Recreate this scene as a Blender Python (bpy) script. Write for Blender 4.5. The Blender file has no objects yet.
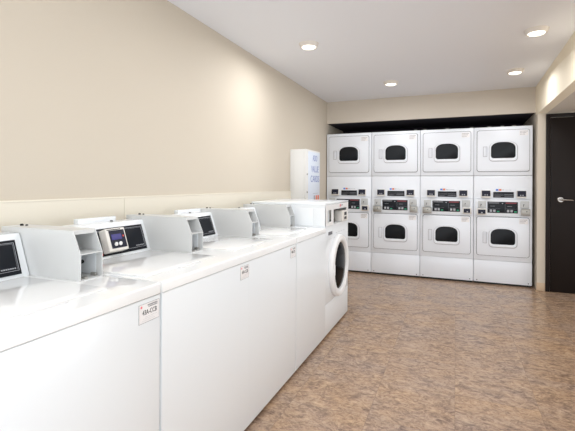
import bpy, bmesh, math, random
from mathutils import Vector, Matrix
PI = math.pi
scene = bpy.context.scene
COL = scene.collection

# ------------------------------------------------------------------ materials
def srgb(r, g, b):
    f = lambda c: (c/255/12.92) if c/255 <= .04045 else ((c/255+.055)/1.055)**2.4
    return (f(r), f(g), f(b), 1)

def mat(name, col, rough=.5, metal=0, spec=.5, coat=0, bump=0, bscale=200, emit=None, estr=0, trans=0, var=0, vscale=3):
    m = bpy.data.materials.new(name); m.use_nodes = True
    nt = m.node_tree; b = nt.nodes['Principled BSDF']
    b.inputs['Base Color'].default_value = col
    b.inputs['Roughness'].default_value = rough
    b.inputs['Metallic'].default_value = metal
    b.inputs['Specular IOR Level'].default_value = spec
    b.inputs['Coat Weight'].default_value = coat
    b.inputs['Transmission Weight'].default_value = trans
    if emit:
        b.inputs['Emission Color'].default_value = emit
        b.inputs['Emission Strength'].default_value = estr
    tc = nt.nodes.new('ShaderNodeTexCoord')
    if bump:
        n = nt.nodes.new('ShaderNodeTexNoise'); n.inputs['Scale'].default_value = bscale
        bp = nt.nodes.new('ShaderNodeBump'); bp.inputs['Strength'].default_value = bump
        bp.inputs['Distance'].default_value = .002
        nt.links.new(tc.outputs['Object'], n.inputs['Vector'])
        nt.links.new(n.outputs['Fac'], bp.inputs['Height'])
        nt.links.new(bp.outputs['Normal'], b.inputs['Normal'])
    if var:
        n = nt.nodes.new('ShaderNodeTexNoise'); n.inputs['Scale'].default_value = vscale
        mx = nt.nodes.new('ShaderNodeMix'); mx.data_type = 'RGBA'
        mx.inputs['A'].default_value = tuple(c*(1-var) for c in col[:3])+(1,)
        mx.inputs['B'].default_value = tuple(min(1, c*(1+var)) for c in col[:3])+(1,)
        nt.links.new(tc.outputs['Object'], n.inputs['Vector'])
        nt.links.new(n.outputs['Fac'], mx.inputs['Factor'])
        nt.links.new(mx.outputs['Result'], b.inputs['Base Color'])
    return m

M = {}
M['white'] = mat('white_enamel', srgb(236, 240, 243), .22, coat=.3, bump=.02, bscale=30)
M['white_gloss'] = mat('gloss_enamel', srgb(246, 247, 247), .13, coat=.5)
M['dryer_white'] = mat('dryer_enamel', srgb(234, 238, 244), .3, bump=.02, bscale=30)
M['white_plastic'] = mat('white_plastic', srgb(238, 238, 238), .4)
M['box_white'] = mat('coin_box_steel', srgb(210, 211, 210), .32, bump=.02, bscale=60)
M['box_inner'] = mat('painted_inner', srgb(230, 234, 238), .45)
M['door_gap_shade'] = mat('painted_gap_shade', srgb(112, 112, 118), .7)  # grey stands in for shadow in the groove around the dryer doors
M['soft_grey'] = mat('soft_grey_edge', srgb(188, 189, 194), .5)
M['slot_grey'] = mat('slot_grey', srgb(190, 192, 192), .4)
M['black'] = mat('black_rubber', srgb(18, 18, 19), .6)
M['panel'] = mat('control_navy_black', srgb(16, 20, 28), .3, spec=.25)
M['glass'] = mat('dark_door_glass', srgb(22, 25, 29), .25, spec=.2)
M['drumglass'] = mat('washer_bowl_glass', srgb(9, 10, 12), .14, spec=.02)
M['chrome'] = mat('chrome', srgb(165, 160, 155), .25, metal=1)
M['steel'] = mat('brushed_steel', srgb(168, 166, 160), .4, metal=.6)
M['display'] = mat('blue_display', srgb(52, 50, 110), .2, emit=srgb(60, 58, 150), estr=.12)
M['navy'] = mat('navy_display', srgb(22, 25, 44), .35, spec=.3)
M['reader'] = mat('reader_cream', srgb(226, 222, 216), .45)
M['reader_side'] = mat('reader_beige', srgb(206, 196, 184), .5)
M['grey_print'] = mat('grey_print', srgb(120, 122, 128), .6)
M['dark_print'] = mat('dark_print', srgb(50, 50, 54), .6)
M['line'] = mat('silver_print', srgb(170, 172, 178), .4)
M['paper'] = mat('sticker_paper', srgb(240, 238, 238), .5)
M['red'] = mat('red_mark', srgb(214, 70, 66), .5)
M['pink'] = mat('pink_mark', srgb(236, 130, 140), .5)
M['blue'] = mat('blue_mark', srgb(80, 130, 215), .5)
M['orange'] = mat('orange_mark', srgb(228, 130, 95), .5)
M['green'] = mat('green_button', srgb(40, 150, 110), .4)
M['maroon'] = mat('maroon_strip', srgb(130, 50, 58), .4)
M['bluetext'] = mat('blue_lettering', srgb(118, 134, 190), .5)
M['bluetint'] = mat('pale_blue_face', srgb(224, 232, 244), .35)
M['kiosk'] = mat('kiosk_enamel', srgb(232, 232, 230), .4)
M['wall'] = mat('wall_paint', srgb(205, 195, 179), .75, bump=.15, bscale=180)
M['wall_light'] = mat('wainscot_cream', srgb(232, 225, 209), .45, bump=.1, bscale=90)
M['header_lit'] = mat('header_lit_paint', srgb(242, 231, 208), .75, bump=.15, bscale=180)  # wall paint lightened to stand in for light on the header
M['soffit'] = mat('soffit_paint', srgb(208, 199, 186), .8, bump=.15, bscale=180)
M['ceil'] = mat('ceiling_paint', srgb(236, 238, 243), .85, bump=.1, bscale=160)
M['recess_shade'] = mat('painted_recess_shade', srgb(40, 34, 46), .9)  # dark colour paints in the shade above the dryers
M['door'] = mat('dark_brown_door', srgb(25, 17, 13), .5, spec=.2, bump=.1, bscale=40, var=.15, vscale=6)
M['door_frame'] = mat('dark_bronze_frame', srgb(30, 23, 20), .5, spec=.2)
M['base_trim'] = mat('beige_baseboard', srgb(196, 172, 144), .5)
M['lamp'] = mat('lamp_diffuser', srgb(250, 244, 232), .5, emit=(1, .93, .82, 1), estr=2.2)
M['lamp_ring'] = mat('lamp_ring', srgb(226, 220, 212), .4)

def floor_material():
    m = bpy.data.materials.new('mottled_brown_vinyl'); m.use_nodes = True
    nt = m.node_tree; N = nt.nodes; L = nt.links; b = N['Principled BSDF']
    tc = N.new('ShaderNodeTexCoord')
    # tile layout (staggered squares, each tile turns and shifts its mottling)
    br = N.new('ShaderNodeTexBrick'); br.offset = 0; br.squash = 1
    br.inputs['Color1'].default_value = (0, 0, 0, 1); br.inputs['Color2'].default_value = (1, 1, 1, 1)
    br.inputs['Scale'].default_value = 1; br.inputs['Brick Width'].default_value = .457
    br.inputs['Row Height'].default_value = .457; br.inputs['Mortar Size'].default_value = .0012
    br.inputs['Mortar Smooth'].default_value = .3; br.inputs['Mortar'].default_value = (.5, .5, .5, 1)
    L.new(tc.outputs['Object'], br.inputs['Vector'])
    off = N.new('ShaderNodeVectorMath'); off.operation = 'MULTIPLY_ADD'
    off.inputs[1].default_value = (7, 5, 3)
    L.new(br.outputs['Color'], off.inputs[0]); L.new(tc.outputs['Object'], off.inputs[2])
    n1 = N.new('ShaderNodeTexNoise'); n1.inputs['Scale'].default_value = 8
    n1.inputs['Detail'].default_value = 10; n1.inputs['Roughness'].default_value = .75; n1.inputs['Distortion'].default_value = 1.7
    n2 = N.new('ShaderNodeTexNoise'); n2.inputs['Scale'].default_value = 19
    n2.inputs['Detail'].default_value = 8; n2.inputs['Roughness'].default_value = .8; n2.inputs['Distortion'].default_value = 1.5
    n3 = N.new('ShaderNodeTexNoise'); n3.inputs['Scale'].default_value = 3.0; n3.inputs['Detail'].default_value = 4
    st = N.new('ShaderNodeMapping'); st.inputs['Scale'].default_value = (.85, 1.2, 1)
    L.new(off.outputs['Vector'], st.inputs['Vector'])
    for n in (n1, n2, n3): L.new(st.outputs['Vector'], n.inputs['Vector'])
    r1 = N.new('ShaderNodeValToRGB'); e = r1.color_ramp.elements
    e[0].position = .34; e[0].color = srgb(112, 90, 78)
    e[1].position = .66; e[1].color = srgb(216, 190, 162)
    x = e.new(.44); x.color = srgb(150, 126, 109)
    x = e.new(.50); x.color = srgb(174, 147, 125)
    x = e.new(.57); x.color = srgb(190, 161, 134)
    L.new(n1.outputs['Fac'], r1.inputs['Fac'])
    r2 = N.new('ShaderNodeValToRGB'); e = r2.color_ramp.elements
    e[0].position = .40; e[0].color = srgb(104, 85, 76)
    e[1].position = .60; e[1].color = srgb(218, 192, 164)
    x = e.new(.49); x.color = srgb(170, 143, 122)
    L.new(n2.outputs['Fac'], r2.inputs['Fac'])
    mx = N.new('ShaderNodeMix'); mx.data_type = 'RGBA'; mx.inputs['Factor'].default_value = .42
    L.new(r1.outputs['Color'], mx.inputs['A']); L.new(r2.outputs['Color'], mx.inputs['B'])
    # warm / grey drift
    r3 = N.new('ShaderNodeValToRGB'); e = r3.color_ramp.elements
    e[0].position = .35; e[0].color = srgb(226, 226, 230)
    e[1].position = .65; e[1].color = srgb(246, 236, 218)
    L.new(n3.outputs['Fac'], r3.inputs['Fac'])
    m2 = N.new('ShaderNodeMix'); m2.data_type = 'RGBA'; m2.blend_type = 'MULTIPLY'; m2.inputs['Factor'].default_value = .75
    L.new(mx.outputs['Result'], m2.inputs['A']); L.new(r3.outputs['Color'], m2.inputs['B'])
    m3 = N.new('ShaderNodeMix'); m3.data_type = 'RGBA'
    m3.inputs['B'].default_value = srgb(112, 94, 82)
    ms = N.new('ShaderNodeMath'); ms.operation = 'MULTIPLY'; ms.inputs[1].default_value = .6
    L.new(br.outputs['Fac'], ms.inputs[0]); L.new(ms.outputs[0], m3.inputs['Factor'])
    L.new(m2.outputs['Result'], m3.inputs['A'])
    L.new(m3.outputs['Result'], b.inputs['Base Color'])
    b.inputs['Roughness'].default_value = .26
    b.inputs['Specular IOR Level'].default_value = .55
    bp = N.new('ShaderNodeBump'); bp.inputs['Strength'].default_value = .12; bp.inputs['Distance'].default_value = .003
    L.new(n2.outputs['Fac'], bp.inputs['Height']); L.new(bp.outputs['Normal'], b.inputs['Normal'])
    return m
M['floor'] = floor_material()

# ------------------------------------------------------------------ mesh helpers
def new_bm(): return bmesh.new()

def add_box(bm, x0, x1, y0, y1, z0, z1, bev=0, seg=2, axis=None):
    vs = [bm.verts.new((x, y, z)) for x in (x0, x1) for y in (y0, y1) for z in (z0, z1)]
    f = lambda *i: bm.faces.new([vs[k] for k in i])
    fs = [f(0, 1, 3, 2), f(4, 6, 7, 5), f(0, 4, 5, 1), f(2, 3, 7, 6), f(0, 2, 6, 4), f(1, 5, 7, 3)]
    if bev:
        es = set(e for q in fs for e in q.edges)
        if axis:
            k = 'xyz'.index(axis)
            es = {e for e in es if abs((e.verts[0].co-e.verts[1].co)[k]) > 1e-6}
        bmesh.ops.bevel(bm, geom=list(es), offset=bev, segments=seg, profile=.5, affect='EDGES', clamp_overlap=True)

def add_prism(bm, pts, axis, a, b, bev=0, seg=2):
    """extrude a 2D outline along an axis; pts are the other two coords in xyz order"""
    def P(p, t):
        return {'x': (t, p[0], p[1]), 'y': (p[0], t, p[1]), 'z': (p[0], p[1], t)}[axis]
    A = [bm.verts.new(P(p, a)) for p in pts]; B = [bm.verts.new(P(p, b)) for p in pts]
    fs = [bm.faces.new(A), bm.faces.new(B[::-1])]
    n = len(pts)
    for i in range(n):
        fs.append(bm.faces.new((A[i], B[i], B[(i+1) % n], A[(i+1) % n])))
    if bev:
        es = list(set(fs[0].edges) | set(fs[1].edges))
        bmesh.ops.bevel(bm, geom=es, offset=bev, segments=seg, profile=.5, affect='EDGES', clamp_overlap=True)

def add_ring(bm, outer, inner, axis, a, b, bev=0):
    """frame between two outlines with equal counts"""
    def P(p, t):
        return {'x': (t, p[0], p[1]), 'y': (p[0], t, p[1]), 'z': (p[0], p[1], t)}[axis]
    n = len(outer)
    OA = [bm.verts.new(P(p, a)) for p in outer]; OB = [bm.verts.new(P(p, b)) for p in outer]
    IA = [bm.verts.new(P(p, a)) for p in inner]; IB = [bm.verts.new(P(p, b)) for p in inner]
    es = []
    for i in range(n):
        j = (i+1) % n
        bm.faces.new((OA[i], OB[i], OB[j], OA[j])); bm.faces.new((IA[i], IA[j], IB[j], IB[i]))
        bm.faces.new((OA[i], OA[j], IA[j], IA[i])); bm.faces.new((OB[i], IB[i], IB[j], OB[j]))
        es += [bm.edges.get((OA[i], OA[j])), bm.edges.get((IA[i], IA[j]))]
    if bev:
        bmesh.ops.bevel(bm, geom=es, offset=bev, segments=3, profile=.5, affect='EDGES', clamp_overlap=True)

def add_lathe(bm, prof, c, axis, n=48):
    """prof: list of (radius, height along axis) ; c: centre"""
    rings = []
    for r, h in prof:
        ring = []
        for i in range(n):
            t = 2*PI*i/n; u, v = r*math.cos(t), r*math.sin(t)
            p = {'x': (h, u, v), 'y': (u, h, v), 'z': (u, v, h)}[axis]
            ring.append(bm.verts.new((c[0]+p[0], c[1]+p[1], c[2]+p[2])))
        rings.append(ring)
    for a, b in zip(rings, rings[1:]):
        for i in range(n):
            bm.faces.new((a[i], a[(i+1) % n], b[(i+1) % n], b[i]))
    bm.faces.new(rings[0]); bm.faces.new(rings[-1][::-1])

def add_tube(bm, pts, r, n=10):
    pts = [Vector(p) for p in pts]; rings = []
    for k, p in enumerate(pts):
        d = (pts[min(k+1, len(pts)-1)]-pts[max(k-1, 0)]).normalized()
        s = d.cross(Vector((0, 0, 1)))
        if s.length < 1e-3: s = d.cross(Vector((1, 0, 0)))
        s.normalize(); t = d.cross(s)
        rr = r[k] if isinstance(r, (list, tuple)) else r
        rings.append([bm.verts.new(p+rr*(math.cos(2*PI*i/n)*s+math.sin(2*PI*i/n)*t)) for i in range(n)])
    for a, b in zip(rings, rings[1:]):
        for i in range(n): bm.faces.new((a[i], a[(i+1) % n], b[(i+1) % n], b[i]))
    bm.faces.new(rings[0]); bm.faces.new(rings[-1][::-1])

def rrect(x0, x1, z0, z1, r, n=6):
    out = []
    for cx, cz, a in ((x1-r, z1-r, 0), (x0+r, z1-r, 90), (x0+r, z0+r, 180), (x1-r, z0+r, 270)):
        for i in range(n+1):
            t = math.radians(a+90*i/n); out.append((cx+r*math.cos(t), cz+r*math.sin(t)))
    return out

def arch(cx, hw, z0, z1, r, rise, n=10):
    """window outline: flat bottom with rounded corners, straight sides, broad arched top"""
    out = []
    zs = z1-rise
    for i in range(2*n+1):                       # superelliptic top
        t = PI*i/(2*n)
        c, s = math.cos(t), math.sin(t)
        out.append((cx+hw*math.copysign(abs(c)**.75, c), zs+rise*abs(s)**.9))
    for cxx, a in ((cx-hw+r, 180), (cx+hw-r, 270)):
        for i in range(7):
            t = math.radians(a+15*i); out.append((cxx+r*math.cos(t), z0+r+r*math.sin(t)))
    return out

def obj(name, bm, m, parent=None, smooth=True):
    bmesh.ops.recalc_face_normals(bm, faces=bm.faces[:])
    me = bpy.data.meshes.new(name); bm.to_mesh(me); bm.free()
    ms = m if isinstance(m, list) else [m]
    for k in ms: me.materials.append(M[k])
    if smooth:
        for p in me.polygons: p.use_smooth = True
        try: me.set_sharp_from_angle(angle=math.radians(35))
        except Exception: pass
    o = bpy.data.objects.new(name, me); COL.objects.link(o)
    if parent: o.parent = parent
    return o

def box(name, dims, m, parent=None, bev=0, seg=2, axis=None):
    bm = new_bm(); add_box(bm, *dims, bev=bev, seg=seg, axis=axis)
    return obj(name, bm, m, parent)

def tag(o, label, cat, group=None):
    o['label'] = label; o['category'] = cat
    if group: o['group'] = group
    return o

def thing(name, label, cat, loc, group=None):
    o = bpy.data.objects.new(name, None); COL.objects.link(o)
    o.location = loc; o.empty_display_size = .1
    return tag(o, label, cat, group)

def struct(o):
    o['kind'] = 'structure'; return o

def text_mesh(name, body, size, m, parent, mtx, width=None, depth=.0006):
    cu = bpy.data.curves.new(name, 'FONT'); cu.body = body; cu.size = size
    cu.align_x = 'CENTER'; cu.align_y = 'CENTER'; cu.extrude = depth; cu.resolution_u = 3
    t = bpy.data.objects.new(name+'_source', cu); COL.objects.link(t)
    bpy.context.view_layer.update()
    me = bpy.data.meshes.new_from_object(t.evaluated_get(bpy.context.evaluated_depsgraph_get()))
    bpy.data.objects.remove(t); bpy.data.curves.remove(cu)
    me.name = name
    if width:
        xs = [v.co.x for v in me.vertices]; w = max(xs)-min(xs)
        me.transform(Matrix.Diagonal((width/w, 1, 1, 1)))
    me.transform(mtx)
    me.materials.clear(); me.materials.append(M[m])
    o = bpy.data.objects.new(name, me); COL.objects.link(o); o.parent = parent
    return o
# text facing +x (reads along +y), and text facing -y (reads along +x)
def face_x(x, y, z): return Matrix.Translation((x, y, z)) @ Matrix.Rotation(PI/2, 4, 'Z') @ Matrix.Rotation(PI/2, 4, 'X')
def face_my(x, y, z): return Matrix.Translation((x, y, z)) @ Matrix.Rotation(PI/2, 4, 'X')

# ------------------------------------------------------------------ room
LX, RX, CZ, SY, SZ = -1.849, .942, 2.5825, 6.03, 2.251      # left wall, right wall, ceiling, soffit face, soffit underside
DY = 5.885                                                  # face of the wall holding the door
YB = -0.9                                                   # near end of what is built
struct(box('floor', (LX-.1, 4.2, YB, 7.1, -.05, 0), 'floor'))
struct(box('ceiling', (LX-.1, RX+.1, YB, 7.1, CZ, CZ+.05), 'ceil'))
struct(box('wall_left', (LX-.1, LX, YB, 7.1, 0, CZ), 'wall'))
bm = new_bm(); add_box(bm, LX, LX+.012, YB, 1.869, 0, 1.225); add_box(bm, LX, LX+.012, 1.871, 4.53, 0, 1.225)
struct(obj('wall_left_panelling', bm, 'wall_light')).name = 'wall_left_lower'
struct(box('trim_1', (LX, LX+.0135, YB, 4.53, 1.2255, 1.236), 'wall_light', bev=.001))
struct(box('wall_soffit', (LX, RX, SY, SY+.03, SZ, CZ), 'soffit'))
struct(box('wall_back', (LX, RX, 7.0, 7.1, 0, CZ), 'recess_shade'))
struct(box('ceiling_recess', (LX, RX, SY+.0305, 7.0, SZ+.001, SZ+.03), 'recess_shade'))  # soffit underside, its shade put into the colour
# right side: header beam over the opening, low alcove ceiling, stub wall and door wall
xs, ys = RX-.0223*(SY-YB), YB
bm = new_bm()
q = [bm.verts.new(v) for v in ((RX, SY, CZ), (xs, ys, CZ), (RX-.03, ys, 2.215), (RX, SY, 2.215), (RX+.1, SY, CZ), (RX+.1, ys, CZ), (RX+.1, ys, 2.215), (RX+.1, SY, 2.215))]
for f in ((0, 1, 2, 3), (7, 6, 5, 4), (0, 4, 5, 1), (1, 5, 6, 2), (2, 6, 7, 3), (3, 7, 4, 0)): bm.faces.new([q[k] for k in f])
struct(obj('wall_right', bm, 'header_lit', smooth=False))
bm = new_bm(); add_box(bm, RX, RX+.14, DY, 7.1, 0, 2.2145); add_box(bm, RX, RX+.14, SY+.001, 7.1, 2.2145, CZ)
struct(obj('wall_right_stub', bm, 'wall'))
struct(box('ceiling_alcove', (RX+.10, 4.2, YB, DY, 2.215, 2.30), 'soffit'))
struct(box('wall_door_side', (RX+.14, 4.2, DY, DY+.12, 0, 2.30), 'wall')) 
struct(box('wall_light_blocker', (4.2, 4.3, YB, 1.3, 0, 2.30), 'wall'))  # unseen wall added to hold side light off the near washer fronts
struct(box('baseboard_right', (RX-.008, RX+.086, DY-.01, DY, 0, .10), 'base_trim', bev=.003))
# dark hinged door in a dark frame
fx0, fx1, dtop = 1.030, 2.09, 2.2
bm = new_bm()
add_box(bm, fx0, fx0+.045, DY-.022, DY, 0, dtop, .003); add_box(bm, fx1-.045, fx1, DY-.022, DY, 0, dtop, .003)
add_box(bm, fx0+.045, fx1-.045, DY-.022, DY, dtop-.045, dtop, .003)
struct(obj('trim_2', bm, 'door_frame'))
door = struct(box('door_1', (fx0+.049, fx1-.049, DY-.014, DY, .001, dtop-.049), 'door', bev=.002))
bm = new_bm()
hx, hz, y0 = 1.185, 1.14, DY-.014
add_lathe(bm, [(.001, -.016), (.028, -.016), (.036, -.009), (.037, 0)], (hx, y0, hz), 'y', 28)
add_tube(bm, [(hx, y0-.012, hz), (hx, y0-.05, hz)], .012, 14)
add_tube(bm, [(hx-.006, y0-.052, hz), (hx+.03, y0-.056, hz+.001), (hx+.075, y0-.055, hz), (hx+.118, y0-.048, hz-.003)], [.014, .012, .010, .009], 14)
h = obj('door_handle', bm, 'chrome', door); h['label'] = 'chrome lever handle'

# ------------------------------------------------------------------ recessed ceiling lights, then added fill lamps
lights = [(-1.232, 3.451, 'round white recessed ceiling light nearest the left wall'),
          (.600, 3.822, 'largest looking round ceiling light, close to the right header'),
          (-.746, 5.105, 'round ceiling light near the soffit above the left stacked dryers'),
          (.596, 5.078, 'round ceiling light near the soffit above the right stacked dryers')]
for x, y, lab in lights:
    t = thing('ceiling_light', lab, 'ceiling light', (x, y, CZ), 'round ceiling lights')
    bm = new_bm()
    prof = [(.062, -.004), (.062, -.030), (.070, -.034), (.078, -.028), (.086, -.004), (.090, 0)]
    add_lathe(bm, prof, (0, 0, 0), 'z', 40)
    obj('trim_ring', bm, 'lamp_ring', t)
    bm = new_bm(); add_lathe(bm, [(.001, -.040), (.035, -.039), (.055, -.036), (.0615, -.031)], (0, 0, 0), 'z', 40)
    obj('diffuser', bm, 'lamp', t)
def lamp(x, y, z=CZ-.06, e=8.5, size=.4):
    l = bpy.data.lights.new('downlight_or_fill', 'AREA'); l.shape = 'DISK'; l.size = size; l.energy = e; l.color = (.97, .98, 1)
    o = bpy.data.objects.new('downlight_or_fill', l); COL.objects.link(o); o.location = (x, y, z)
for (x, y, _), e in zip(lights, (9, 6, 6.5, 4.5)): lamp(x, y, e=e)
for x, y, e in ((-.45, 2.1, 10), (-.9, .3, 3.5), (.5, .6, 3)): lamp(x, y, e=e)  # added fill lamps out of view, no fixtures

# ------------------------------------------------------------------ top load washers
WX, DEP = -1.0176, .70
def coin_box(root, y0, y1, m='box_white'):
    """open fronted money box; local coordinates, root at the washer's base centre"""
    xb, xf, xt, zb, zm, zt = -.385, .069, .029, .9455, 1.046, 1.134
    th = .0035
    prof = [(xb, zb), (xf, zb), (xf, zm), (xt, zt), (xb, zt)]
    bm = new_bm()
    add_prism(bm, prof, 'y', y0, y0+th); add_prism(bm, prof, 'y', y1-th, y1)
    add_box(bm, xb, xf, y0+th, y1-th, zb, zb+th)                    # bottom
    add_box(bm, xb, xt, y0+th, y1-th, zt-th, zt)                    # top
    add_box(bm, xb, xb+th, y0+th, y1-th, zb+th, zt-th)              # back
    add_box(bm, xf-.16, xf-.003, y0+th, y1-th, zm-.003, zm+.001)    # shelf
    add_box(bm, xt-.012, xt-.0005, y0+th, y1-th, zt-.016, zt-th)    # front lip
    b = obj('coin_box', bm, m, root)
    bm = new_bm(); add_box(bm, xf-.163, xf-.16, y0+th, y1-th, zb+th, zt-th)
    add_box(bm, xf-.159, xf-.03, y1-th-.004, y1-th-.0005, zb+th+.004, zm-.008)
    obj('inner_plate', bm, 'box_inner', b)
    bm = new_bm(); add_tube(bm, [(xf-.10, y1-.0075, zb+.052), (xf-.10, y1-.016, zb+.052)], .008, 14)
    obj('latch', bm, 'black', b)
    box('lock_bar', (xf-.155, xf-.15, y0+.02, y0+.035, zb+.03, zb+.075), 'black', b)
    bm = new_bm(); add_box(bm, xf-.045, xf-.02, y1-.0075-.012, y1-.0075, zb+th, zb+th+.012, .002)
    obj('bracket', bm, 'steel', b)
    box('catch', (xf-.03, xf-.01, y0+.03, y0+.045, zb+th, zb+th+.006), 'steel', b, .001)
    bm = new_bm(); add_lathe(bm, [(.007, 0), (.007, .006), (.004, .008)], (-.335, (y0+y1)/2, zt), 'z', 16)
    obj('lock', bm, 'black', b)
    bm = new_bm(); add_lathe(bm, [(.005, 0), (.005, .005), (.003, .006)], (-.312, (y0+y1)/2+.006, zt), 'z', 16)
    obj('lock', bm, 'black', b)
    return b

def sticker(root, y0, y1, z0, z1, code, x):
    s = box('sticker', (x, x+.0008, y0, y1, z0, z1), 'paper', root)
    bm = new_bm(); e = .001; xx = x+.0009
    for a in ((y0, y1, z1-e, z1), (y0, y1, z0, z0+e), (y0, y0+e, z0, z1), (y1-e, y1, z0, z1)): add_box(bm, x+.0003, xx+.0002, *a)
    w = y1-y0; h = z1-z0
    for k in range(9):                                             # header line of small type
        a = y0+w*(.42+.055*k); add_box(bm, x, xx+.0002, a, a+w*.04, z1-h*.16, z1-h*.09)
    for k in range(7):
        a = y0+w*(.46+.065*k); add_box(bm, x, xx+.0002, a, a+w*.05, z1-h*.24, z1-h*.19)
    obj('border', bm, 'grey_print', s)
    bm = new_bm()
    for r_, (a, b) in enumerate(((.30, .86), (.22, .70), (.14, .78))):
        k = a
        while k < b: 
            add_box(bm, x, xx, y0+w*k, y0+w*(k+.025), z0+h*(.28-.09*r_), z0+h*(.30-.09*r_)); k += .05
    obj('small_print', bm, 'line', s)
    text_mesh('lettering', code, h*.36, 'dark_print', s, face_x(xx, y0+w*.52, z0+h*.52), width=w*.70)
    bm = new_bm(); add_lathe(bm, [(h*.07, 0), (h*.07, .0005)], (xx-.0002, y0+w*.12, z1-h*.15), 'x', 20)
    obj('emblem', bm, 'pink', s)
    return s

def washer(yn, w, label, code, reader=False, cover=None, stick=True, tight=False):
    cy = yn+w/2
    t = thing('washing_machine', label, 'washing machine', (WX-.35, cy, 0), 'row of top loading washers')
    h = w/2
    bm = new_bm(); add_box(bm, -.35, .35, -h, h, .022, .904, .0035, 2, axis='y' if tight else None)
    obj('cabinet', bm, 'white', t)
    for sx in (-.28, .30):
        for sy in (-.27, .27):
            bm = new_bm(); add_lathe(bm, [(.022, 0), (.022, .008), (.014, .012), (.012, .023)], (sx, sy, 0), 'z', 16); obj('foot', bm, 'black', t)
    bm = new_bm()
    add_prism(bm, [(-.35, .9055), (.350, .9055), (.352, .9075), (.3515, .938), (.350, .942), (.345, .9448), (.338, .9455), (-.35, .9455)], 'y', -h+(.0001 if tight else .0005), h-(.0001 if tight else .0005), 0 if tight else .002)
    obj('top_panel', bm, 'white_gloss', t)
    # domed lid with a shallow finger pull on its front edge
    bm = new_bm()
    y0, y1 = -h+.03, -h+.535
    add_prism(bm, [(-.19, .9458), (.244, .9458), (.2445, .948), (.238, .9505), (.20, .951), (0, .9515), (-.186, .9505), (-.19, .948)], 'y', y0, y1, .002, 3)
    lid = obj('lid', bm, 'white_gloss', t)
    bm = new_bm(); add_prism(bm, rrect(y0+.20, y0+.34, .9459, .9502, .002), 'x', .2442, .262, .001); obj('finger_pull', bm, 'white_plastic', lid)
    # sloping console
    c0, c1 = -h+.004, .23+w/2-.345
    bm = new_bm()
    add_prism(bm, [(-.352, .9458), (-.206, .9458), (-.209, .950), (-.262, 1.104), (-.270, 1.112), (-.345, 1.114), (-.352, 1.107)], 'y', c0, c1, .003)
    con = obj('console', bm, 'white', t)
    d = Vector((-.053, 0, .154)).normalized(); nrm = Vector((.154, 0, .053)).normalized()
    base = Vector((-.209, 0, .950))
    def slope_rect(bm, a, b, s0, s1, o0, o1):
        q = []
        for o_ in (o0, o1):
            for y, s in ((a, s0), (b, s0), (b, s1), (a, s1)):
                q.append(bm.verts.new(base+d*s+nrm*o_+Vector((0, y, 0))))
        for f in ((0, 1, 2, 3), (7, 6, 5, 4), (0, 4, 5, 1), (1, 5, 6, 2), (2, 6, 7, 3), (3, 7, 4, 0)): bm.faces.new([q[k] for k in f])
    pa, pb = c0+.02, c1-.028
    bm = new_bm(); slope_rect(bm, pa, pb, .008, .146, .0002, .003)
    cp = obj('control_panel', bm, 'panel', con)
    bm = new_bm()
    for a, b, s0, s1 in ((pa+.007, pb-.007, .134, .1355), (pa+.007, pb-.007, .023, .0245), (pb-.0085, pb-.007, .023, .1355), (pa+.007, pa+.0085, .023, .1355),
                         (pa+.012, pb-.012, .130, .1307), (pb-.0127, pb-.012, .028, .1307)):
        slope_rect(bm, a, b, s0, s1, .0028, .0034)
    for k in range(7): slope_rect(bm, pb-.075+k*.0085, pb-.069+k*.0085, .031, .036, .0028, .0034)
    obj('printed_lines', bm, 'line', cp)
    bm = new_bm(); add_lathe(bm, [(.008, 0), (.008, .005), (.005, .007)], (-.325, c1-.17, 1.1115), 'z', 18)
    obj('lock', bm, 'black', con)
    if cover:
        bm = new_bm(); add_box(bm, -.385, -.353, cover[0]-cy, cover[1]-cy, 1.0, 1.136, .002)
        obj('rear_cover', bm, 'white', t)
    if reader:
        ya, yb = 1.475-cy, 1.60-cy
        bm = new_bm()
        q = []
        def R(o_, i=0): return [base+d*s+nrm*o_+Vector((0, y, 0)) for y, s in ((ya+i, .018+i), (yb-i, .018+i), (yb-i, .134-i), (ya+i, .134-i))]
        lv = [[bm.verts.new(v) for v in R(o_, i)] for o_, i in ((.003, 0), (.050, 0))]
        for a, b in zip(lv, lv[1:]):
            for k in range(4): bm.faces.new((a[k], a[(k+1) % 4], b[(k+1) % 4], b[k]))
        bm.faces.new(lv[0]); bm.faces.new(lv[-1][::-1])
        bmesh.ops.bevel(bm, geom=bm.edges[:], offset=.006, segments=3, profile=.5, affect='EDGES')
        rd = obj('card_reader', bm, 'reader', con); rd['label'] = 'off-white card reader with a blue screen'
        bm = new_bm(); slope_rect(bm, ya+.018, yb-.010, .032, .122, .0495, .0512); obj('faceplate', bm, 'navy', rd)
        bm = new_bm(); slope_rect(bm, ya+.028, yb-.034, .074, .102, .0508, .0522); obj('screen', bm, 'display', rd)
        bm = new_bm(); slope_rect(bm, yb-.026, yb-.018, .085, .093, .0508, .0525); obj('indicator', bm, 'red', rd)
        for yy in (ya+.047, ya+.075):
            bm = new_bm(); c = base+d*.052+nrm*.0515+Vector((0, yy, 0))
            add_lathe(bm, [(.0105, -.001), (.0105, .002), (.008, .003)], c, 'x', 20); obj('button', bm, 'white_plastic', rd)
        bm = new_bm(); slope_rect(bm, ya-.02, ya-.004, .014, .026, .003, .006); obj('red_tab', bm, 'red', con)
        bm = new_bm(); slope_rect(bm, ya+.01, yb-.03, .124, .128, .0495, .0508); obj('card_slot', bm, 'black', rd)
    coin_box(t, yn+.574-cy, yn+.678-cy)
    if stick:
        sticker(t, yn+stick[0]-cy, yn+stick[1]-cy, .821, .889, code, .3501)
    return t

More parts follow.
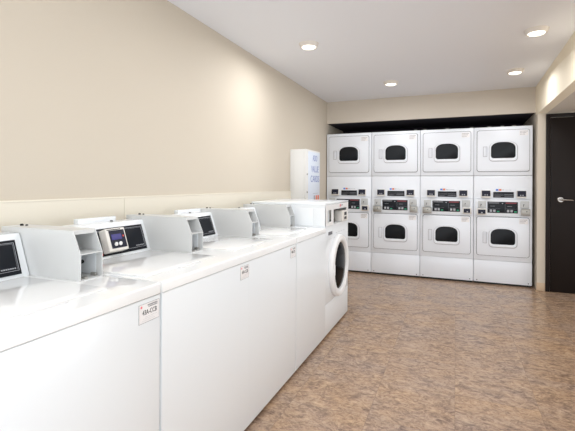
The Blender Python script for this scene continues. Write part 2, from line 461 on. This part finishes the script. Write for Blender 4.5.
washer(.531, .685, 'nearest white top loading washer, cut off by the left edge of the photo', '43A-CCB', cover=None, stick=(.573, .678))
washer(1.2255, .6925, 'white top loading washer with an off-white card reader on its console', '43A-CCB', reader=True, cover=(1.45, 1.69), stick=(.600, .690), tight=True)
washer(1.9183, .690, 'white top loading washer directly beyond the one with the card reader', '43A-CCB', cover=(2.23, 2.49), stick=(.588, .680), tight=True)
washer(2.6165, .6785, 'white top loading washer standing beside the round door front loader', '', stick=False, tight=True)

# ------------------------------------------------------------------ front load washer at the end of the row
def front_loader(yn, w):
    cy = yn+w/2; h = w/2
    t = thing('front_load_washer', 'white front loading washer with a round glass door at the far end of the row', 'washing machine', (WX-.35, cy, 0))
    bm = new_bm(); add_box(bm, -.35, .35, -h, h, .285, .955, .004, 2, axis='y'); obj('cabinet', bm, 'white', t)
    box('lower_panel', (-.35, .3495, -h, h, .022, .2825), 'white', t, .004, axis='y')
    for sx in (-.28, .30):
        for sy in (-.3, .3):
            bm = new_bm(); add_lathe(bm, [(.022, 0), (.022, .008), (.014, .012), (.012, .023)], (sx, sy, 0), 'z', 16); obj('foot', bm, 'black', t)
    # control housing on top, hollow behind its fascia openings
    z0, z1 = .9555, 1.155
    bm = new_bm()
    add_box(bm, -.355, .35, -h, -h+.004, z0, z1-.02)                       # near side plate
    add_box(bm, .075, .235, -h-.0025, -h, z0+.004, z1-.045, .001)            # raised side panels
    add_box(bm, .239, .345, -h-.0025, -h, z0+.004, z1-.045, .001)
    add_box(bm, -.355, .35, h-.004, h, z0, z1-.02)
    add_box(bm, -.355, -.351, -h, h, z0, z1-.02)
    add_box(bm, -.355, .353, -h-.004, h, z1-.02, z1, .003)                  # top slab
    hs = obj('control_housing', bm, 'white', t)
    yy = lambda y: y-cy
    bm = new_bm()                                                        # fascia: frame pieces around the two openings
    for a, b, c, d_ in ((-h, yy(3.35), z0, z1-.02), (yy(3.47), yy(3.53), z0, z1-.02), (yy(3.995), h, z0, z1-.02),
                        (yy(3.35), yy(3.47), 1.09, z1-.02), (yy(3.35), yy(3.47), z0, .985),
                        (yy(3.53), yy(3.995), 1.088, z1-.02)):
        add_box(bm, .346, .352, a, b, c, d_)
    obj('fascia', bm, 'white_plastic', hs)
    box('slot_recess', (.325, .328, yy(3.34), yy(3.48), .98, 1.095), 'box_inner', hs)
    box('recess_back', (.24, .245, yy(3.50), h-.005, z0, 1.13), 'dark_print', hs)
    bm = new_bm(); add_box(bm, .27, .3015, yy(3.56), yy(3.72), .99, 1.085, .004); add_box(bm, .2995, .32, yy(3.60), yy(3.64), 1.0, 1.05, .003)
    obj('coin_slide', bm, 'steel', hs)
    box('card_reader', (.28, .362, yy(3.80), yy(3.985), .958, 1.062), 'reader', hs, .006, 3)['label'] = 'cream card reader'
    bm = new_bm(); add_box(bm, .362, .3635, yy(3.87), yy(3.95), 1.015, 1.045); add_box(bm, .362, .3635, yy(3.87), yy(3.95), .975, 1.0); obj('reader_keys', bm, 'dark_print', hs)
    bm = new_bm(); add_box(bm, .3521, .3527, yy(3.74), yy(3.78), 1.105, 1.127); o1 = obj('red_badge', bm, 'pink', hs)
    bm = new_bm(); add_box(bm, .3521, .3527, yy(3.79), yy(3.85), 1.112, 1.122); obj('blue_badge', bm, 'line', hs)
    bm = new_bm(); add_box(bm, .35, .357, yy(3.375), yy(3.44), .872, .902, .003); obj('lock', bm, 'grey_print', t)
    box('latch', (.35, .354, yy(3.46), yy(3.49), .872, .9), 'grey_print', t, .002)
    bm = new_bm()
    for k in range(4): add_box(bm, .35, .352, yy(3.62+k*.09), yy(3.64+k*.09), .868, .874)
    add_box(bm, .35, .3515, yy(3.40), yy(3.70), .835, .837)
    obj('small_print', bm, 'line', t)
    # door: fat white ring, smoked bowl recessed in the middle
    c = (.35, yy(3.668), .567)
    bm = new_bm()
    prof = [(.280, 0), (.285, .010), (.283, .026), (.272, .040), (.255, .045), (.232, .043), (.222, .036), (.216, .022), (.214, 0)]
    n = 64; rings = []
    for r, x in prof:
        rings.append([bm.verts.new((c[0]+x, c[1]+r*math.cos(2*PI*i/n), c[2]+r*math.sin(2*PI*i/n))) for i in range(n)])
    for a, b in zip(rings, rings[1:]+rings[:1]):
        for i in range(n): bm.faces.new((a[i], a[(i+1) % n], b[(i+1) % n], b[i]))
    dr = obj('door', bm, 'white_plastic', t)
    bm = new_bm(); add_lathe(bm, [(.2135, .006), (.2135, .018), (.205, .024), (.17, .030), (.12, .036), (.06, .040), (.002, .041)], c, 'x', 64)
    obj('door_glass', bm, 'drumglass', dr)
    bm = new_bm()
    add_box(bm, .392, .402, c[1]-.262, c[1]-.244, c[2]-.05, c[2]+.05, .004)
    obj('door_handle', bm, 'white_plastic', dr)
    return t
front_loader(3.2957, .766)

# ------------------------------------------------------------------ wall mounted card value kiosk
kx, ky0, ky1, kz0, kz1 = -1.643, 4.53, 5.05, 1.10, 1.735
t = thing('card_kiosk', 'tall white wall box with blue lettering, mounted on the left wall beyond the washers', 'vending machine', (LX+.0005, (ky0+ky1)/2, kz0))
hw = (ky1-ky0)/2; hh = kz1-kz0; dp = kx-LX-.0005
box('cabinet', (0, dp-.03, -hw, hw, 0, hh), 'kiosk', t, .004)
box('front_door', (dp-.0295, dp, -hw, hw, 0, hh), 'kiosk', t, .004)
fp = box('face_panel', (dp, dp+.003, -hw+.07, hw-.012, .012, hh-.02), 'bluetint', t, .001)
yc = 4.845-(ky0+ky1)/2
for s, z, w, sz in (('ADD', 1.636, .17, .105), ('VALUE', 1.500, .28, .115), ('CARDS', 1.378, .33, .115)):
    text_mesh('lettering', s, sz, 'bluetext', fp, face_x(dp+.0035, yc, z-kz0), width=w)
bm = new_bm()
add_box(bm, dp+.003, dp+.005, yc-.08, yc+.12, .098, .102)
obj('printed_line', bm, 'line', fp)
for dy, m_ in ((-.02, 'line'), (.055, 'orange'), (.13, 'orange')):
    box('card_tab', (dp+.003, dp+.009, yc+dy-.02, yc+dy+.02, .02, .075), m_, fp, .001)
for zz in (.335, .12):
    bm = new_bm(); add_tube(bm, [(dp, -hw+.03, zz), (dp+.008, -hw+.03, zz)], .01, 14); obj('lock', bm, 'steel', t)

# ------------------------------------------------------------------ stacked dryers
XL, FY, PW, TOP = -1.8371, 5.9904, .686, 2.083
def dryer_door(root, z0, z1, wz0, wz1, hz0, hz1):
    x0, x1 = -.302, .304
    bm = new_bm(); add_prism(bm, rrect(x0-.006, x1+.006, z0-.006, z1+.006, .030), 'y', -.003, 0); g = obj('door_gap_shade', bm, 'door_gap_shade', root)  # plate behind the door, drawing the shadow line of its gap
    bm = new_bm(); add_prism(bm, rrect(x0, x1, z0, z1, .025), 'y', -.016, -.0035, .004, 3)
    d = obj('door', bm, 'dryer_white', root)
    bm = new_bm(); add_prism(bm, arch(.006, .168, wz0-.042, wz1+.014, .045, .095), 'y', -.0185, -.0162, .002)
    obj('frame_shadow_gap', bm, 'soft_grey', d).name = 'frame_shadow_plate'  # grey plate painting the shadow outline around the window frame
    bm = new_bm(); add_ring(bm, arch(.004, .160, wz0-.034, wz1+.012, .042, .09), arch(.004, .143, wz0, wz1, .032, .085), 'y', -.028, -.0186, .003)
    obj('window_frame', bm, 'dryer_white', d)
    bm = new_bm(); add_prism(bm, arch(.004, .142, wz0+.001, wz1-.001, .032, .085), 'y', -.0255, -.0188, .001)
    obj('door_window', bm, 'glass', d)
    bm = new_bm(); add_ring(bm, rrect(-.232, -.182, hz0, hz1, .006), rrect(-.226, -.188, hz0+.006, hz1-.006, .004), 'y', -.0195, -.0162)
    obj('handle_recess', bm, 'soft_grey', d)
    bm = new_bm(); add_box(bm, -.203, -.193, -.034, -.0162, hz0+.012, hz1-.012, .004, 3)
    obj('door_handle', bm, 'dryer_white', d)
    s = box('sticker', (.190, .288, -.0172, -.0161, z1-.078, z1-.012), 'paper', d)
    bm = new_bm()
    for k in range(3):
        for j in range(6-k): add_box(bm, .198+j*.0145, .208+j*.0145, -.0178, -.0172, z1-.03-.019*k, z1-.021-.019*k)
    obj('small_print', bm, 'line', s)

def payment_reader(root, x0, x1):
    bm = new_bm(); add_prism(bm, [(0, 1.150), (-.055, 1.150), (-.058, 1.166), (-.045, 1.240), (0, 1.246)], 'x', x0-.006, x1+.004, .002)
    r = obj('payment_reader', bm, 'reader', root)
    bm = new_bm(); q = [bm.verts.new(v) for v in ((x0-.002, -.0590, 1.168), (x1, -.0590, 1.168), (x1, -.0475, 1.242), (x0-.002, -.0475, 1.242),
                                                 (x0-.002, -.052, 1.168), (x1, -.052, 1.168), (x1, -.0405, 1.242), (x0-.002, -.0405, 1.242))]
    for f in ((0, 1, 2, 3), (7, 6, 5, 4), (0, 4, 5, 1), (1, 5, 6, 2), (2, 6, 7, 3), (3, 7, 4, 0)): bm.faces.new([q[k] for k in f])
    s = obj('faceplate', bm, 'navy', r)
    bm = new_bm(); w = x1-x0
    for k in (.30, .56): add_box(bm, x0+w*k, x0+w*k+.014, -.0605, -.055, 1.178, 1.192, .002)
    obj('button', bm, 'line', r)

def coin_tray(root, x0, x1, z0, z1, kind):
    bm = new_bm(); add_prism(bm, [(0, z0-.004), (-.06, z0+.004), (-.066, z0+.012), (-.060, z1-.004), (-.052, z1), (0, z1)], 'x', x0, x1, .003)
    r = obj('coin_tray', bm, 'steel' if kind == 'silver' else 'reader', root)
    if kind == 'dark':
        box('tray_face', (x0+.012, x1-.012, -.0672, -.058, z0+.016, z1-.014), 'navy', r, .002)
        box('tray_key', (x0+.05, x0+.066, -.069, -.067, z0+.024, z0+.038), 'line', r)
    else:
        box('tray_face', (x0+.008, x1-.008, -.0672, -.058, z0+.014, z1-.010), 'steel', r, .003)
        bm = new_bm(); add_tube(bm, [((x0+x1)/2+.01, -.066, (z0+z1)/2+.01), ((x0+x1)/2+.01, -.071, (z0+z1)/2+.01)], .007, 12)
        obj('tray_lock', bm, 'dark_print', r)

def dryer(i, label, left, right):
    cx = XL+(i+.5)*PW; h = .3405
    t = thing('stacked_dryer', label, 'dryer', (cx, FY+.45, 0), 'row of stacked dryers')
    S = bpy.data.objects.new('front_panel', None)
    def off(o):    # the front details below are laid out with y = 0 at the front sheet
        return o
    # cabinet in three sheets with fine seams
    bm = new_bm()
    add_box(bm, -h, h, 0, .88, 1.442, TOP, .004); add_box(bm, -h, h, 0, .88, .3195, 1.4375, .004)
    cab = obj('cabinet', bm, 'dryer_white', t)
    bs = box('base_panel', (-h, h, 0, .88, .026, .316), 'dryer_white', t, .004)
    kb = box('kick_base', (-h+.01, h-.01, .03, .86, 0, .0255), 'black', t)
    parts_before = set(t.children)
    dryer_door(t, 1.498, 2.036, 1.668, 1.880, 1.690, 1.825)
    dryer_door(t, .386, .893, .537, .744, .545, .697)
    payment_reader(t, -.245, -.145); payment_reader(t, .167, .263)
    # centre display
    bm = new_bm(); add_box(bm, -.108, .130, -.012, 0, 1.152, 1.226, .003)
    cd = obj('centre_display', bm, 'panel', t)
    bm = new_bm(); add_box(bm, -.098, .012, -.0135, -.0118, 1.178, 1.181); add_box(bm, -.098, .012, -.0135, -.0118, 1.194, 1.197)
    add_box(bm, -.095, -.02, -.0135, -.0118, 1.163, 1.170); add_box(bm, .02, .12, -.0135, -.0118, 1.168, 1.176)
    add_box(bm, .02, .12, -.0135, -.0118, 1.190, 1.196)
    obj('printed_lines', bm, 'grey_print', cd)
    for x0, x1, m_ in ((-.078, -.048, 'blue'), (-.044, -.012, 'orange'), (-.004, .018, 'line')):
        box('badge', (x0, x1, -.0015, 0, 1.240 if m_ != 'line' else 1.248, 1.264 if m_ != 'line' else 1.256), m_, t)
    bm = new_bm()
    for k in range(5): add_box(bm, .026+k*.016, .037+k*.016, -.0012, 0, 1.249, 1.254)
    obj('small_print', bm, 'line', t)
    # shelf ledge and lower control fascia
    box('ledge', (-.325, .325, -.012, 0, 1.134, 1.143), 'dryer_white', t, .002)
    bm = new_bm(); add_box(bm, -.325, .325, -.02, 0, .908, 1.128, .004); fa = obj('control_fascia', bm, 'dryer_white', t)
    bm = new_bm(); add_box(bm, -.178, .176, -.026, -.02, .950, 1.097, .003); cp = obj('control_panel', bm, 'panel', fa)
    for x0, m_ in ((-.165, 'grey_print'), (.035, 'maroon')):
        bm = new_bm(); add_box(bm, x0, x0+.125, -.0272, -.0258, 1.074, 1.090); obj('display_strip', bm, m_, cp)
        bm = new_bm()
        for a in (x0+.015, x0+.055): add_box(bm, a, a+.028, -.030, -.0258, .962, .994, .003)
        obj('button', bm, 'line', cp)
        bm = new_bm(); add_box(bm, x0+.098, x0+.128, -.029, -.0258, .960, .978, .002); obj('start_button', bm, 'green', cp)
        bm = new_bm(); add_box(bm, x0+.02, x0+.075, -.0268, -.0258, 1.036, 1.042); add_box(bm, x0-.006, x0+.14, -.0268, -.0258, 1.004, 1.006); add_box(bm, x0-.006, x0-.004, -.0268, -.0258, .956, 1.066)
        obj('printed_lines', bm, 'grey_print', cp)
    bm = new_bm(); add_box(bm, -.008, .006, -.027, -.0258, 1.07, 1.082); obj('arrow_mark', bm, 'line', cp)
    for x0, x1, z0, z1, kind in ((-.290, -.196, 1.012, 1.106, left), (.203, .300, 1.018, 1.110, right)):
        bm = new_bm(); add_box(bm, x0, x1, -.040, -.02, z0, z1, .004); s = obj('coin_slot', bm, 'white_plastic', fa)
        s.data.materials[0] = M['slot_grey']
        bm = new_bm(); add_box(bm, x0+.03, x0+.036, -.042, -.039, z0+.02, z0+.052); add_box(bm, x0+.03, x0+.044, -.042, -.039, z0+.045, z0+.052); obj('slot', bm, 'dark_print', s)
    coin_tray(t, -.304, -.190, .920, 1.006, left); coin_tray(t, .207, .312, .926, 1.012, right)
    for sx in (-.30, .30):
        bm = new_bm(); add_lathe(bm, [(.006, 0), (.006, -.004), (.003, -.005)], (sx, 0, .05), 'y', 12); obj('screw', bm, 'dark_print', bs)
    for c in t.children: c.location.y -= .45
    return t
dryer(0, 'white stacked dryer pair partly hidden behind the front loading washer', 'dark', 'dark')
dryer(1, 'white stacked dryer pair with silver coin trays on both sides, second from the left', 'silver', 'silver')
dryer(2, 'white stacked dryer pair with its dark coin tray on the right, third from the left', 'silver', 'dark')
dryer(3, 'white stacked dryer pair with a dark coin tray on the left, beside the dark door', 'dark', 'silver')

# gas line with fittings lying over the dryer tops
bm = new_bm()
add_tube(bm, [(XL+.06, 6.22, TOP+.022), (XL+4*PW-.06, 6.22, TOP+.022)], .014, 12)
pipe = obj('gas_pipe', bm, 'black'); tag(pipe, 'thin black pipe lying along the tops of the stacked dryers under the soffit', 'pipe')
for x in (-.55, -.42, -.12, .2, .42, .58, .72):
    bm = new_bm(); add_tube(bm, [(x-.022, 6.22, TOP+.022), (x+.022, 6.22, TOP+.022)], .021, 12); obj('coupling', bm, 'steel', pipe)

# ------------------------------------------------------------------ light, camera, view
w = bpy.data.worlds.new('world'); scene.world = w; w.use_nodes = True
bg = w.node_tree.nodes['Background']; bg.inputs['Color'].default_value = (.91, .955, 1, 1); bg.inputs['Strength'].default_value = 1.95

cam = bpy.data.cameras.new('camera'); co = bpy.data.objects.new('camera', cam); COL.objects.link(co)
cam.sensor_fit = 'HORIZONTAL'; cam.sensor_width = 36; cam.lens = 405.2*36/575
cam.shift_y = -(215.5-184.08)/575
cam.clip_start = .05
co.matrix_world = Matrix.Translation((0, 0, 1.3157)) @ Matrix.Rotation(.3939, 4, 'Z') @ Matrix.Rotation(PI/2, 4, 'X') @ Matrix.Rotation(.0048, 4, 'Z')
scene.camera = co
vs = scene.view_settings
vs.view_transform = 'Standard'; vs.look = 'None'; vs.gamma = 1; vs.use_curve_mapping = False
vs.exposure = 0.36
